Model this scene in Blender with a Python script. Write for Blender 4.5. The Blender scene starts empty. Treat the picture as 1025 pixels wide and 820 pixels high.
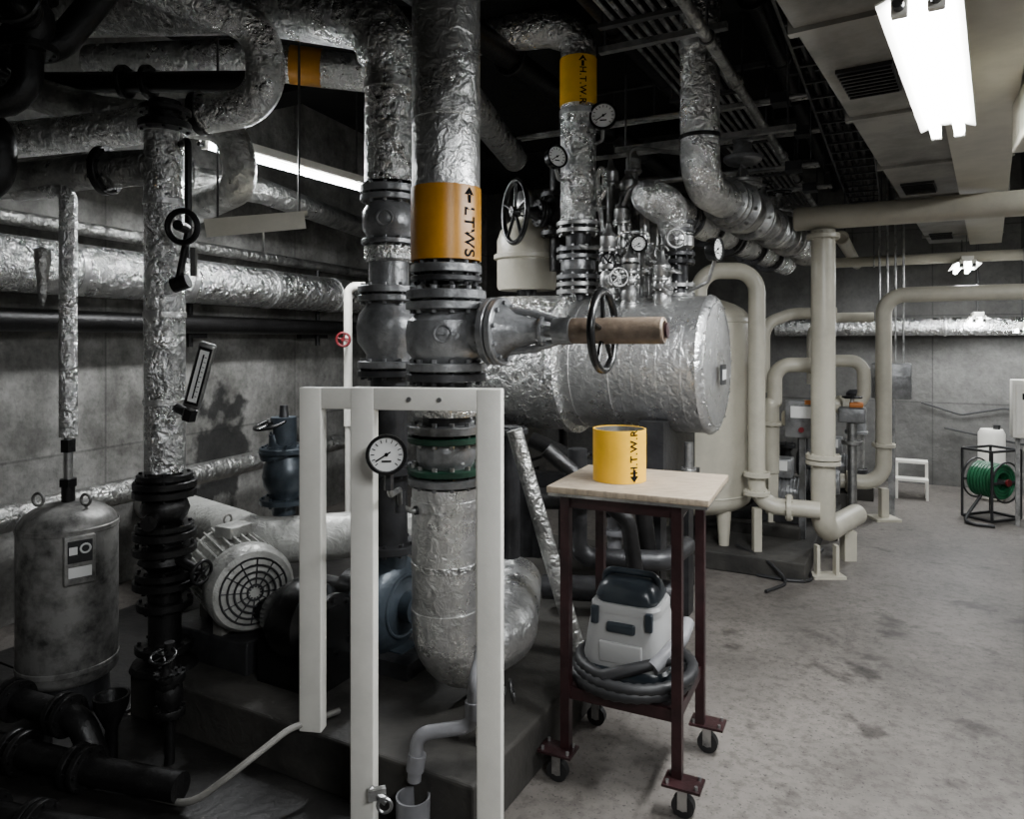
import bpy, bmesh, math, random
from mathutils import Vector as V, Matrix, Quaternion
random.seed(4)
EYE=1.5
# plan axes of the room: L runs down the length of the room, C runs across it
L=V((.474,.880,0)); C=V((.880,-.474,0)); Z=V((0,0,1))
RZ=math.atan2(C.y,C.x)
def P(c,l,z): return C*c+L*l+Z*z

# ---------------------------------------------------------------- materials
def mat(name,col,metal=0.,rough=.5,var=.0,nscale=3.,bump=0.,bscale=30.,dark=None,rvar=0.,emit=0.,detail=5,crinkle=0.,cscale=22.,spec=.5,stretch=None):
    m=bpy.data.materials.new(name); m.use_nodes=True
    nt=m.node_tree; N=nt.nodes; K=nt.links
    b=N['Principled BSDF']
    b.inputs['Metallic'].default_value=metal; b.inputs['Roughness'].default_value=rough
    b.inputs['Base Color'].default_value=(*col,1); b.inputs['Specular IOR Level'].default_value=spec
    tc=N.new('ShaderNodeTexCoord')
    if var>0:
        n=N.new('ShaderNodeTexNoise'); n.inputs['Scale'].default_value=nscale; n.inputs['Detail'].default_value=8; n.inputs['Roughness'].default_value=.65
        if stretch:
            mp0=N.new('ShaderNodeMapping'); mp0.inputs['Rotation'].default_value=(0,0,math.radians(22)); mp0.inputs['Scale'].default_value=stretch
            K.new(tc.outputs['Object'],mp0.inputs['Vector']); K.new(mp0.outputs['Vector'],n.inputs['Vector'])
        else: K.new(tc.outputs['Object'],n.inputs['Vector'])
        r=N.new('ShaderNodeValToRGB'); r.color_ramp.elements[0].position=.36; r.color_ramp.elements[1].position=.58
        d=dark or tuple(c*(1-var) for c in col)
        r.color_ramp.elements[0].color=(*d,1); r.color_ramp.elements[1].color=(*col,1)
        K.new(n.outputs['Fac'],r.inputs['Fac']); K.new(r.outputs['Color'],b.inputs['Base Color'])
        if rvar>0:
            mr=N.new('ShaderNodeMapRange'); mr.inputs['To Min'].default_value=min(1,rough+rvar); mr.inputs['To Max'].default_value=rough
            mr.inputs['From Min'].default_value=.35; mr.inputs['From Max'].default_value=.65
            K.new(n.outputs['Fac'],mr.inputs['Value']); K.new(mr.outputs['Result'],b.inputs['Roughness'])
    if bump>0:
        n2=N.new('ShaderNodeTexNoise'); n2.inputs['Scale'].default_value=bscale; n2.inputs['Detail'].default_value=detail; n2.inputs['Distortion'].default_value=.6
        K.new(tc.outputs['Object'],n2.inputs['Vector'])
        bp=N.new('ShaderNodeBump'); bp.inputs['Strength'].default_value=bump; bp.inputs['Distance'].default_value=.01
        K.new(n2.outputs['Fac'],bp.inputs['Height'])
        last=bp
        if crinkle>0:
            v=N.new('ShaderNodeTexVoronoi'); v.inputs['Scale'].default_value=cscale; v.feature='F1'
            mp=N.new('ShaderNodeMapping'); mp.inputs['Scale'].default_value=(1,1,.6)
            ad=N.new('ShaderNodeMixRGB'); ad.inputs['Fac'].default_value=.12
            K.new(tc.outputs['Object'],ad.inputs[1]); K.new(n2.outputs['Color'],ad.inputs[2])
            K.new(ad.outputs[0],mp.inputs['Vector']); K.new(mp.outputs['Vector'],v.inputs['Vector'])
            b2=N.new('ShaderNodeBump'); b2.inputs['Strength'].default_value=crinkle; b2.inputs['Distance'].default_value=.016
            K.new(v.outputs['Distance'],b2.inputs['Height']); K.new(bp.outputs['Normal'],b2.inputs['Normal']); last=b2
        K.new(last.outputs['Normal'],b.inputs['Normal'])
    if emit>0:
        b.inputs['Emission Color'].default_value=(.93,.97,1,1); b.inputs['Emission Strength'].default_value=emit
    return m

foil=mat('foil_jacket',(.95,.95,.94),1,.17,.42,8,.4,26,rvar=.25,crinkle=.8,cscale=27)
foil_s=mat('aluminium_cladding',(.93,.93,.92),.92,.22,.36,6,.3,26,rvar=.22,crinkle=.42,cscale=20)
foil_d=mat('aged_foil',(.50,.50,.48),.95,.27,.65,6,.4,22,rvar=.25,crinkle=.75)
lagg=mat('painted_lagging',(.50,.50,.47),.3,.42,.5,4,.5,18,crinkle=.3)
iron=mat('dark_iron',(.012,.0115,.0115),.35,.40,.5,8,.3,40)
steel=mat('bare_steel',(.50,.50,.49),.95,.30,.65,9,.2,30,rvar=.2)
rail=mat('dull_galvanised',(.10,.10,.10),.7,.5,.5,8)
gpaint=mat('grey_valve_paint',(.29,.295,.30),.5,.30,.55,9,.25,40)
dgrey=mat('dark_grey_paint',(.035,.035,.037),.3,.4,.5,9,.2,40)
blueg=mat('blue_grey_paint',(.050,.065,.08),.3,.36,.5,7,.15,40)
black=mat('black_enamel',(.007,.007,.007),.1,.26)
rubber=mat('black_rubber',(.012,.012,.013),0,.5)
white=mat('white_paint',(.84,.82,.75),0,.42,.10,6,.05,60)
cream=mat('cream_paint',(.52,.49,.40),0,.36,.18,4,.06,30)
crmd=mat('cream_paint_worn',(.24,.232,.21),.0,.5,.5,4,.1,30)
tankp=mat('worn_tank_paint',(.30,.295,.28),.45,.36,.8,8,.2,20,rvar=.2)
yel=mat('yellow_label',(.88,.48,.010),0,.42,.12,12)
ochre=mat('ochre_label',(.48,.21,.010),0,.34,.15,12)
tan=mat('tan_lagging',(.22,.165,.12),.1,.5,.5,14,.3,40)
ink=mat('label_ink',(.004,.004,.004),0,.8,spec=.1)
dial=mat('dial_face',(.8,.8,.78),0,.4)
green=mat('green_gasket',(.008,.045,.025),0,.5)
greenh=mat('green_hose',(.008,.10,.04),0,.4)
redp=mat('red_paint',(.14,.010,.014),0,.4)
cartm=mat('oxide_red_frame',(.030,.010,.011),.2,.42,.5,10,.2,40)
wood=mat('worn_wood',(.34,.275,.20),0,.55,.42,14,.2,60,stretch=(1,7,1))
vacw=mat('vacuum_shell_grey',(.32,.32,.315),0,.33)
vacd=mat('vacuum_shell_dark',(.018,.025,.032),0,.3)
tube_m=mat('lit_tube',(1,1,1),0,.4,emit=50)
pvc=mat('grey_pvc',(.20,.20,.21),0,.4,.3,5)
orange=mat('orange_tag',(.45,.15,.03),0,.5)
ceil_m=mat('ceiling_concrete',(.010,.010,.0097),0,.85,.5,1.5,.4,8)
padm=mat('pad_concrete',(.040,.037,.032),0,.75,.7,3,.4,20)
shadem=mat('painted_shade_concrete',(.014,.013,.012),0,.5,.7,4,.4,20)  # near-black tone: shade of the lower-left floor painted as colour

def concrete_wall(name,base,stains=(),con=1.):
    m=bpy.data.materials.new(name); m.use_nodes=True; nt=m.node_tree; N=nt.nodes; K=nt.links; b=N['Principled BSDF']
    b.inputs['Roughness'].default_value=.82
    tc=N.new('ShaderNodeTexCoord'); sp=N.new('ShaderNodeSeparateXYZ'); cb=N.new('ShaderNodeCombineXYZ')
    K.new(tc.outputs['Object'],sp.inputs[0]); K.new(sp.outputs['X'],cb.inputs['X']); K.new(sp.outputs['Z'],cb.inputs['Y'])
    def mult(prev,colsock,fac):
        mx=N.new('ShaderNodeMixRGB'); mx.blend_type='MULTIPLY'; mx.inputs['Fac'].default_value=fac
        if isinstance(prev,tuple): mx.inputs[1].default_value=(*prev,1)
        else: K.new(prev,mx.inputs[1])
        K.new(colsock,mx.inputs[2]); return mx.outputs[0]
    def layer(prev,scale,vec,p0,p1,lo,fac,detail=10):
        n=N.new('ShaderNodeTexNoise'); n.inputs['Scale'].default_value=scale; n.inputs['Detail'].default_value=detail; n.inputs['Roughness'].default_value=.68
        mp=N.new('ShaderNodeMapping'); mp.inputs['Scale'].default_value=vec; K.new(tc.outputs['Object'],mp.inputs['Vector']); K.new(mp.outputs['Vector'],n.inputs['Vector'])
        r=N.new('ShaderNodeValToRGB'); r.color_ramp.elements[0].position=p0; r.color_ramp.elements[1].position=p1
        r.color_ramp.elements[0].color=(*lo,1); r.color_ramp.elements[1].color=(1,1,1,1); K.new(n.outputs['Fac'],r.inputs['Fac'])
        return mult(prev,r.outputs['Color'],fac*con)
    o=layer(base,1.4,(1,1,1),.38,.62,(.36,.355,.34),1)
    o=layer(o,1.0,(3,3,.45),.34,.56,(.5,.5,.49),.7)
    o=layer(o,6.,(1,1,1),.40,.58,(.5,.5,.5),.7)
    o=layer(o,30.,(1,1,1),.38,.52,(.6,.6,.6),.6)
    for (sx,sz,rx,rz_) in stains:     # water stains: noisy-edged damp patches
        mp=N.new('ShaderNodeMapping'); mp.vector_type='POINT'; mp.inputs['Location'].default_value=(-sx/rx,0,-sz/rz_); mp.inputs['Scale'].default_value=(1/rx,.0,1/rz_)
        K.new(tc.outputs['Object'],mp.inputs['Vector']); ln=N.new('ShaderNodeVectorMath'); ln.operation='LENGTH'; K.new(mp.outputs[0],ln.inputs[0])
        n=N.new('ShaderNodeTexNoise'); n.inputs['Scale'].default_value=5; n.inputs['Detail'].default_value=8; K.new(tc.outputs['Object'],n.inputs['Vector'])
        ma=N.new('ShaderNodeMath'); ma.operation='MULTIPLY_ADD'; ma.inputs[1].default_value=2.4; K.new(n.outputs['Fac'],ma.inputs[0]); K.new(ln.outputs['Value'],ma.inputs[2])
        r=N.new('ShaderNodeValToRGB'); r.color_ramp.elements[0].position=.60; r.color_ramp.elements[1].position=.68; r.color_ramp.elements[0].color=(.13,.13,.13,1); r.color_ramp.elements[1].color=(1,1,1,1)
        dv=N.new('ShaderNodeMath'); dv.operation='DIVIDE'; dv.inputs[1].default_value=3.0; K.new(ma.outputs[0],dv.inputs[0]); K.new(dv.outputs[0],r.inputs['Fac'])
        o=mult(o,r.outputs['Color'],1)
    br=N.new('ShaderNodeTexBrick'); br.offset=0; br.inputs['Scale'].default_value=1; br.inputs['Brick Width'].default_value=1.8; br.inputs['Row Height'].default_value=.9
    br.inputs['Mortar Size'].default_value=.007; br.inputs['Color1'].default_value=(1,1,1,1); br.inputs['Color2'].default_value=(.82,.82,.82,1); br.inputs['Mortar'].default_value=(.4,.4,.4,1)
    K.new(cb.outputs[0],br.inputs['Vector'])
    o=mult(o,br.outputs['Color'],.7); K.new(o,b.inputs['Base Color'])
    bp=N.new('ShaderNodeBump'); bp.inputs['Strength'].default_value=.5; bp.inputs['Distance'].default_value=.02
    n3=N.new('ShaderNodeTexNoise'); n3.inputs['Scale'].default_value=12; n3.inputs['Detail'].default_value=10; K.new(tc.outputs['Object'],n3.inputs['Vector'])
    K.new(n3.outputs['Fac'],bp.inputs['Height']); K.new(bp.outputs['Normal'],b.inputs['Normal'])
    return m
wallm=concrete_wall('cast_concrete_wall',(.20,.197,.187),con=.6)
walls_=concrete_wall('stained_concrete_wall',(.36,.355,.335),[(.95,-1.15,.32,.62),(1.95,-1.2,.30,.5),(-.9,-1.0,.25,.6)])
def floor_mat():
    m=bpy.data.materials.new('concrete_floor'); m.use_nodes=True; nt=m.node_tree; N=nt.nodes; K=nt.links; b=N['Principled BSDF']
    tc=N.new('ShaderNodeTexCoord')
    def noise(s,d,ro=.6):
        n=N.new('ShaderNodeTexNoise'); n.inputs['Scale'].default_value=s; n.inputs['Detail'].default_value=d; n.inputs['Roughness'].default_value=ro
        K.new(tc.outputs['Object'],n.inputs['Vector']); return n
    def ramp(n,a,b_,ca,cb_):
        r=N.new('ShaderNodeValToRGB'); r.color_ramp.elements[0].position=a; r.color_ramp.elements[1].position=b_
        r.color_ramp.elements[0].color=(*ca,1); r.color_ramp.elements[1].color=(*cb_,1); K.new(n.outputs['Fac'],r.inputs['Fac']); return r
    r1=ramp(noise(1.3,12,.72),.36,.64,(.082,.074,.066),(.172,.156,.140))
    r2=ramp(noise(22,8,.75),.38,.52,(.62,.61,.60),(1,1,1))
    r3=ramp(noise(3.6,4,.55),.31,.39,(.38,.37,.36),(1,1,1))
    r4=ramp(noise(70,3,.5),.33,.38,(.40,.40,.40),(1,1,1))
    def mul(a_,b2):
        a=N.new('ShaderNodeMixRGB'); a.blend_type='MULTIPLY'; a.inputs['Fac'].default_value=1; K.new(a_.outputs[0],a.inputs[1]); K.new(b2.outputs[0],a.inputs[2]); return a
    c=mul(mul(mul(r1,r2),r3),r4)
    K.new(c.outputs[0],b.inputs['Base Color']); b.inputs['Roughness'].default_value=.55
    bp=N.new('ShaderNodeBump'); bp.inputs['Strength'].default_value=.3; bp.inputs['Distance'].default_value=.01
    n=noise(25,8); K.new(n.outputs['Fac'],bp.inputs['Height']); K.new(bp.outputs['Normal'],b.inputs['Normal'])
    return m
floorm=floor_mat()

# ---------------------------------------------------------------- mesh builder
class B:
    def __init__(s,name): s.name=name; s.bm=bmesh.new(); s.mats=[]
    def mi(s,m):
        if m not in s.mats: s.mats.append(m)
        return s.mats.index(m)
    def rev(s,prof,o,ax,m,seg=28):
        o=V(o); q=V((0,0,1)).rotation_difference(V(ax).normalized()); i=s.mi(m); rings=[]
        for r,z in prof:
            if r<1e-5: rings.append([s.bm.verts.new(o+q@V((0,0,z)))])
            else: rings.append([s.bm.verts.new(o+q@V((r*math.cos(2*math.pi*k/seg),r*math.sin(2*math.pi*k/seg),z))) for k in range(seg)])
        for a,b in zip(rings,rings[1:]):
            for k in range(seg):
                k2=(k+1)%seg
                if len(a)==1 and len(b)==1: continue
                if len(a)==1: f=[a[0],b[k],b[k2]]
                elif len(b)==1: f=[a[k],a[k2],b[0]]
                else: f=[a[k],a[k2],b[k2],b[k]]
                s.bm.faces.new(f).material_index=i
        return s
    def cyl(s,a,b,r,m,seg=20,r2=None):
        a=V(a); b=V(b); l=(b-a).length; r2=r if r2 is None else r2
        return s.rev([(0,0),(r,0),(r2,l),(0,l)],a,b-a,m,seg)
    def tube(s,pts,r,m,bend=0.,seg=18,cap=True):
        pts=[V(p) for p in pts]; path=[pts[0]]
        for i in range(1,len(pts)-1):
            p0,p1,p2=pts[i-1],pts[i],pts[i+1]; d1=(p1-p0).normalized(); d2=(p2-p1).normalized()
            th=d1.angle(d2)
            if bend<=0 or th<.03: path.append(p1); continue
            t=min(bend*math.tan(th/2),.495*(p1-p0).length,.495*(p2-p1).length); R=t/math.tan(th/2)
            n=d1.cross(d2).normalized(); st=p1-d1*t; cen=st+n.cross(d1)*R
            steps=max(3,int(th/.16))
            for k in range(steps+1):
                path.append(cen+Quaternion(n,th*k/steps)@(st-cen))
        path.append(pts[-1])
        i=s.mi(m); T=(path[1]-path[0]).normalized(); up=V((0,0,1)) if abs(T.z)<.9 else V((1,0,0))
        nrm=T.cross(up).normalized(); rings=[]
        for k,p in enumerate(path):
            if k==0: t=path[1]-p
            elif k==len(path)-1: t=p-path[k-1]
            else: t=(path[k+1]-p).normalized()+(p-path[k-1]).normalized()
            t.normalize(); nrm=(nrm-t*nrm.dot(t)).normalized(); bn=t.cross(nrm)
            rr=r(k/(len(path)-1)) if callable(r) else r
            rings.append([s.bm.verts.new(p+(nrm*math.cos(2*math.pi*j/seg)+bn*math.sin(2*math.pi*j/seg))*rr) for j in range(seg)])
        for a,b in zip(rings,rings[1:]):
            for j in range(seg): s.bm.faces.new([a[j],a[(j+1)%seg],b[(j+1)%seg],b[j]]).material_index=i
        if cap:
            s.bm.faces.new(rings[0][::-1]).material_index=i; s.bm.faces.new(rings[-1]).material_index=i
        return s
    def box(s,c,d,m,rz=0.,M=None,bev=0.):
        i=s.mi(m); r=bmesh.ops.create_cube(s.bm,size=1); vs=r['verts']
        bmesh.ops.scale(s.bm,vec=V(d),verts=vs)
        fs=set(f for v in vs for f in v.link_faces)
        if bev>0:
            es=list(set(e for v in vs for e in v.link_edges))
            rb=bmesh.ops.bevel(s.bm,geom=es,offset=bev,segments=3,affect='EDGES',profile=.5)
            vs=list(set(rb['verts'])|set(v for v in vs if v.is_valid)); fs=set(f for v in vs for f in v.link_faces)
        X=Matrix.Translation(V(c))@(M.to_4x4() if M is not None else Matrix.Rotation(rz,4,'Z'))
        bmesh.ops.transform(s.bm,matrix=X,verts=vs)
        for f in fs: f.material_index=i
        return s
    def torus(s,c,ax,R,r,m,seg=36,ms=10):
        q=V((0,0,1)).rotation_difference(V(ax).normalized()); i=s.mi(m); c=V(c)
        g=[[s.bm.verts.new(c+q@V(((R+r*math.cos(2*math.pi*j/ms))*math.cos(2*math.pi*k/seg),(R+r*math.cos(2*math.pi*j/ms))*math.sin(2*math.pi*k/seg),r*math.sin(2*math.pi*j/ms)))) for j in range(ms)] for k in range(seg)]
        for k in range(seg):
            for j in range(ms):
                s.bm.faces.new([g[k][j],g[(k+1)%seg][j],g[(k+1)%seg][(j+1)%ms],g[k][(j+1)%ms]]).material_index=i
        return s
    def flange(s,c,ax,r,t,m,n=8,seg=32,bm_=None):
        c=V(c); ax=V(ax).normalized()
        s.rev([(0,-t/2),(r*.97,-t/2),(r,-t/2+.003),(r,t/2-.003),(r*.97,t/2),(0,t/2)],c,ax,m,seg)
        q=V((0,0,1)).rotation_difference(ax); bm_=bm_ or m; br=max(.006,r*.07)
        for k in range(n):
            a=2*math.pi*(k+.5)/n; p=c+q@V((r*.84*math.cos(a),r*.84*math.sin(a),0))
            s.cyl(p-ax*(t/2+br*1.3),p+ax*(t/2+br*1.3),br,bm_,6)
        return s
    def wheel(s,c,ax,R,r,m,spokes=5):
        c=V(c); ax=V(ax).normalized(); q=V((0,0,1)).rotation_difference(ax)
        s.torus(c,ax,R,r,m,36,10); s.cyl(c-ax*r*1.6,c+ax*r*1.6,R*.17,m,14)
        for k in range(spokes):
            a=2*math.pi*k/spokes+.3; d=q@V((math.cos(a),math.sin(a),0)); s.cyl(c+d*R*.1,c+d*R*.98,r*.62,m,8)
        return s
    def gauge(s,c,n,R,case=None,stem=None):
        c=V(c); n=V(n).normalized(); case=case or black
        s.rev([(0,-.035),(R*.92,-.035),(R,-.02),(R,.008),(R*1.06,.008),(R*1.06,.016),(R*.9,.016),(R*.88,.006),(0,.006)],c,n,case,30)
        s.rev([(0,.007),(R*.87,.007),(R*.87,.0085),(0,.0085)],c,n,dial,30)
        side=n.cross(Z).normalized(); up=side.cross(n)
        for k in range(13):
            a=math.radians(-135+k*22.5); d=side*-math.sin(a)+up*math.cos(a)
            s.cyl(c+n*.0095+d*R*.62,c+n*.0095+d*R*.80,R*.026,ink,5)
        d=side*.8+up*-.5; d.normalize(); s.cyl(c+n*.0105-d*R*.25,c+n*.0105+d*R*.66,R*.04,ink,5); s.cyl(c+n*.009,c+n*.013,R*.1,ink,10)
        s.box(c+n*.009-up*R*.35,(R*.5,.001,R*.10),ink,math.atan2(side.y,side.x))
        return s
    def valve(s,c,ax,pr,length,m,bd=None,bl=.25,wr=.1,wm=None,fr=None):
        """flanged gate valve: c centre, ax flow axis, bd bonnet direction"""
        c=V(c); ax=V(ax).normalized(); h=length/2; fr=fr or pr*1.75
        s.flange(c-ax*h,ax,fr,.028,m); s.flange(c+ax*h,ax,fr,.028,m)
        s.rev([(0,-h),(pr*1.05,-h),(pr*1.05,-h*.75),(pr*1.45,-h*.4),(pr*1.55,0),(pr*1.45,h*.4),(pr*1.05,h*.75),(pr*1.05,h),(0,h)],c,ax,m)
        if bd is not None:
            bd=V(bd).normalized()
            s.cyl(c,c+bd*pr*1.7,pr*1.0,m,24); s.flange(c+bd*pr*1.75,bd,pr*1.3,.022,m,6); s.flange(c+bd*(pr*1.75+.024),bd,pr*1.3,.02,m,6)
            e=pr*1.75+.03; s.rev([(pr*.8,0),(pr*.45,bl*.25),(pr*.32,bl*.5),(pr*.3,bl*.62),(0,bl*.62)],c+bd*e,bd,m)
            sd=ax
            for sg in (-1,1): s.cyl(c+bd*(e+bl*.15)+sd*sg*pr*.5,c+bd*(e+bl*.9)+sd*sg*pr*.28,pr*.1,m,8)
            s.cyl(c+bd*(e+bl*.85),c+bd*(e+bl*1.0),pr*.33,m,12); s.cyl(c+bd*e,c+bd*(e+bl*1.3),pr*.11,steel,10)
            s.wheel(c+bd*(e+bl*1.05),bd,wr,max(.006,wr*.09),wm or black)
        return s
    def text_cyl(s,txt,cx,cy,zc,r,ang,size,down=True,m=None):
        me=textmesh(txt,size); i=s.mi(m or ink); vs=[]
        for v in me.vertices:
            tx,ty=v.co.x,v.co.y
            if down: z=zc-tx; a=ang+ty/r
            else: z=zc+tx; a=ang-ty/r
            vs.append(s.bm.verts.new((cx+(r+.0015)*math.sin(a),cy-(r+.0015)*math.cos(a),z)))
        for p in me.polygons:
            try: s.bm.faces.new([vs[k] for k in p.vertices]).material_index=i
            except ValueError: pass
        return s
    def arrow_cyl(s,cx,cy,zc,r,ang,h,up=1):
        i=s.mi(ink)
        for pts in ([(-h*.12,-h*.5),(h*.12,-h*.5),(h*.12,0),(-h*.12,0)],[(-h*.38,0),(h*.38,0),(0,h*.5)]):
            vs=[s.bm.verts.new((cx+(r+.0015)*math.sin(ang+x/r),cy-(r+.0015)*math.cos(ang+x/r),zc+z*up)) for x,z in pts]
            s.bm.faces.new(vs).material_index=i
        return s
    def done(s,smooth=True,ang=38):
        bmesh.ops.recalc_face_normals(s.bm,faces=s.bm.faces[:])
        me=bpy.data.meshes.new(s.name); xs=[v.co for v in s.bm.verts]
        lo=V((min(v.x for v in xs),min(v.y for v in xs),min(v.z for v in xs))); hi=V((max(v.x for v in xs),max(v.y for v in xs),max(v.z for v in xs)))
        o=V(((lo.x+hi.x)/2,(lo.y+hi.y)/2,lo.z)); bmesh.ops.translate(s.bm,vec=-o,verts=s.bm.verts[:])
        s.bm.to_mesh(me); s.bm.free()
        for m in s.mats: me.materials.append(m)
        if smooth:
            me.shade_smooth()
            try: me.set_sharp_from_angle(angle=math.radians(ang))
            except Exception: pass
        ob=bpy.data.objects.new(s.name,me); ob.location=o; bpy.context.scene.collection.objects.link(ob); return ob
def textmesh(txt,size):
    cu=bpy.data.curves.new('t','FONT'); cu.body=txt; cu.size=size; cu.align_x='CENTER'; cu.align_y='CENTER'; cu.offset=size*.018; cu.space_character=1.12
    ob=bpy.data.objects.new('t',cu); bpy.context.scene.collection.objects.link(ob)
    me=bpy.data.meshes.new_from_object(ob.evaluated_get(bpy.context.evaluated_depsgraph_get()))
    bpy.data.objects.remove(ob); return me

# ---------------------------------------------------------------- room shell
def shell(name,c,d,m,rz):
    me=bpy.data.meshes.new(name); bm=bmesh.new(); bmesh.ops.create_cube(bm,size=1); bmesh.ops.scale(bm,vec=V(d),verts=bm.verts[:]); bm.to_mesh(me); bm.free()
    me.materials.append(m); ob=bpy.data.objects.new(name,me); ob.location=c; ob.rotation_euler=(0,0,rz); bpy.context.scene.collection.objects.link(ob); return ob
H=3.5
shell('floor',P(-1.5,3.2,-.1),(13,14,.2),floorm,RZ)
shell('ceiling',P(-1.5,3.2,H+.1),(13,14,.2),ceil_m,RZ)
L2=V((.349,.937,0)); C2=V((.937,-.349,0))
shell('wall_left',C2*-3.9+L2*3.2+Z*H/2,(14.2,.2,H),walls_,math.atan2(L2.y,L2.x))
shell('wall_back',P(-1.5,8.7,H/2),(13,.2,H),wallm,RZ)
shell('wall_right',P(2.9,3.2,H/2),(14,.2,H),wallm,RZ+math.pi/2)
shell('wall_front',P(-1.5,-3.3,H/2),(13,.2,H),wallm,RZ)
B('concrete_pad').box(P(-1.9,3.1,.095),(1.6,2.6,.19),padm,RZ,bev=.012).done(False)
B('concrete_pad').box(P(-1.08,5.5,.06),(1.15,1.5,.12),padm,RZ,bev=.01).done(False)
B('floor_shade_slab').box(P(-2.40,.9,.008),(2.6,1.78,.016),shadem,RZ,bev=.004).box(P(-3.25,3.4,.008),(1.05,3.2,.016),shadem,RZ,bev=.004).done(False)  # thin slab added over the left floor, its dark colour paints the shade

# ---------------------------------------------------------------- LTWS riser
x,y=-.231,2.52; r=.119
b=B('insulated_supply_riser')
b.tube([(x,y,H-.01),(x,y,1.80)],r,foil_s,0,36)
for z in (2.28,2.75,3.1): b.rev([(r,-.02),(r+.003,-.018),(r+.003,.018),(r,.02)],(x,y,z),Z,foil_s,36)
b.rev([(r,0),(r+.004,0),(r+.004,.252),(r,.252)],(x,y,1.773),Z,ochre,40)
b.text_cyl('LTWS',x,y,1.865,r+.004,.78,.062)
b.arrow_cyl(x,y,1.99,r+.004,.78,.055)
b.cyl((x,y,1.70),(x,y,1.80),.075,gpaint,28)
b.flange((x,y,1.745),Z,.125,.03,gpaint,12); b.flange((x,y,1.71),Z,.125,.02,dgrey,12)
b.flange((x,y,1.655),Z,.14,.032,gpaint,12); b.flange((x,y,1.617),Z,.14,.028,gpaint,12)
b.rev([(0,-.13),(.1,-.13),(.1,-.1),(.135,-.06),(.142,0),(.135,.05),(.1,.08),(.1,.11),(0,.11)],(x,y,1.515),Z,gpaint,32)
b.torus((x,y-.14,1.52),(0,1,0),.028,.004,gpaint,20,6); b.box((x,y-.143,1.52),(.03,.006,.008),gpaint)
b.flange((x,y,1.405),Z,.14,.03,gpaint,12); b.flange((x,y,1.37),Z,.14,.028,dgrey,12)
b.cyl((x,y,1.20),(x,y,1.38),.085,dgrey,28); b.rev([(.11,0),(.12,.02),(.12,.08),(.1,.1),(0,.1)],(x,y,1.235),Z,foil,28)
b.flange((x,y,1.19),Z,.135,.03,gpaint,12); b.flange((x,y,1.155),Z,.135,.022,green,12,bm_=steel)
b.rev([(0,0),(.09,0),(.105,.03),(.105,.07),(.09,.1),(0,.1)],(x,y,1.055),Z,gpaint,28)
b.flange((x,y,1.045),Z,.135,.022,green,12,bm_=steel); b.flange((x,y,1.012),Z,.135,.026,gpaint,12)
b.cyl((x,y,.92),(x,y,1.01),.09,dgrey,28)
b.tube([(x,y,.99),(x,y,.355),(-.02,2.83,.355),(.02,3.4,.355)],r,foil_s,.165,36)
for z in (.93,.55): b.rev([(r,-.02),(r+.003,-.018),(r+.003,.018),(r,.02)],(x,y,z),Z,foil_s,36)
b.rev([(r,-.012),(r+.003,-.01),(r+.003,.01),(r,.012)],(x,y,.72),Z,foil,36)
bd=V((.905,-.425,0)).normalized(); c0=V((x,y,1.528))
b.cyl(c0,c0+bd*.19,.075,gpaint,28); b.flange(c0+bd*.185,bd,.115,.026,gpaint,10); b.flange(c0+bd*.215,bd,.115,.024,gpaint,10)
b.rev([(.095,0),(.06,.05),(.045,.1),(.04,.14),(0,.14)],c0+bd*.225,bd,gpaint,24)
for sg in (-1,1):
    b.tube([c0+bd*.24+Z*sg*.07,c0+bd*.33+Z*sg*.06,c0+bd*.43+Z*sg*.03],.013,gpaint,.04,10)
b.flange(c0+bd*.37,bd,.05,.014,gpaint,4); b.cyl(c0+bd*.3,c0+bd*.6,.018,steel,14); b.cyl(c0+bd*.41,c0+bd*.47,.045,gpaint,20)
b.rev([(0,.46),(.036,.46),(.042,.475),(.042,.765),(.038,.77),(.03,.77),(.028,.75),(0,.75)],c0,bd,tan,28)
b.rev([(0,.772),(.024,.772),(.024,.78),(.01,.782),(0,.782)],c0,bd,cartm,20)
b.wheel(c0+bd*.575,bd,.125,.013,black,5)
b.done()

b=B('pressure_gauge')
b.gauge((-.352,2.02,1.178),(.1,-1,.02),.054)
b.tube([(-.352,2.05,1.13),(-.352,2.08,1.05),(-.36,2.30,1.02),(-.37,2.38,.95),(-.34,2.43,.92),(-.29,2.46,.92)],.009,steel,.03,10)
b.cyl((-.37,2.38,.93),(-.37,2.38,1.0),.018,dgrey,10); b.cyl((-.33,2.44,.92),(-.29,2.465,.92),.016,dgrey,10); b.cyl((-.352,2.055,1.07),(-.352,2.055,1.13),.014,dgrey,6); b.box((-.385,2.33,.98),(.012,.008,.05),dgrey)
b.done()

# ---------------------------------------------------------------- second riser
x,y=-.496,2.90; r=.092
b=B('insulated_pump_riser')
b.tube([(x,y,2.13),(x,y,2.78),(-1.15,3.22,3.0),(-2.3,3.5,3.1)],lambda t:.095 if t<.12 else .125,foil,.24,32)
b.cyl((x,y,2.13),(x,y,2.62),.097,foil,32); b.rev([(.097,0),(.101,.0),(.101,.04),(.097,.04)],(x,y,2.5),Z,foil_s,30)
b.flange((x,y,2.10),Z,.115,.03,gpaint,10); b.flange((x,y,2.065),Z,.115,.024,gpaint,10)
b.rev([(0,0),(.08,0),(.105,.04),(.105,.11),(.08,.15),(0,.15)],(x,y,1.90),Z,gpaint,30); b.torus((x,y-.105,1.975),(0,1,0),.03,.005,gpaint,18,6)
b.flange((x,y,1.89),Z,.11,.02,gpaint,10); b.rev([(.085,0),(.1,.01),(.1,.06),(.085,.07)],(x,y,1.81),Z,foil,28)
b.cyl((x,y,1.70),(x,y,1.90),.08,gpaint,28)
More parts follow.
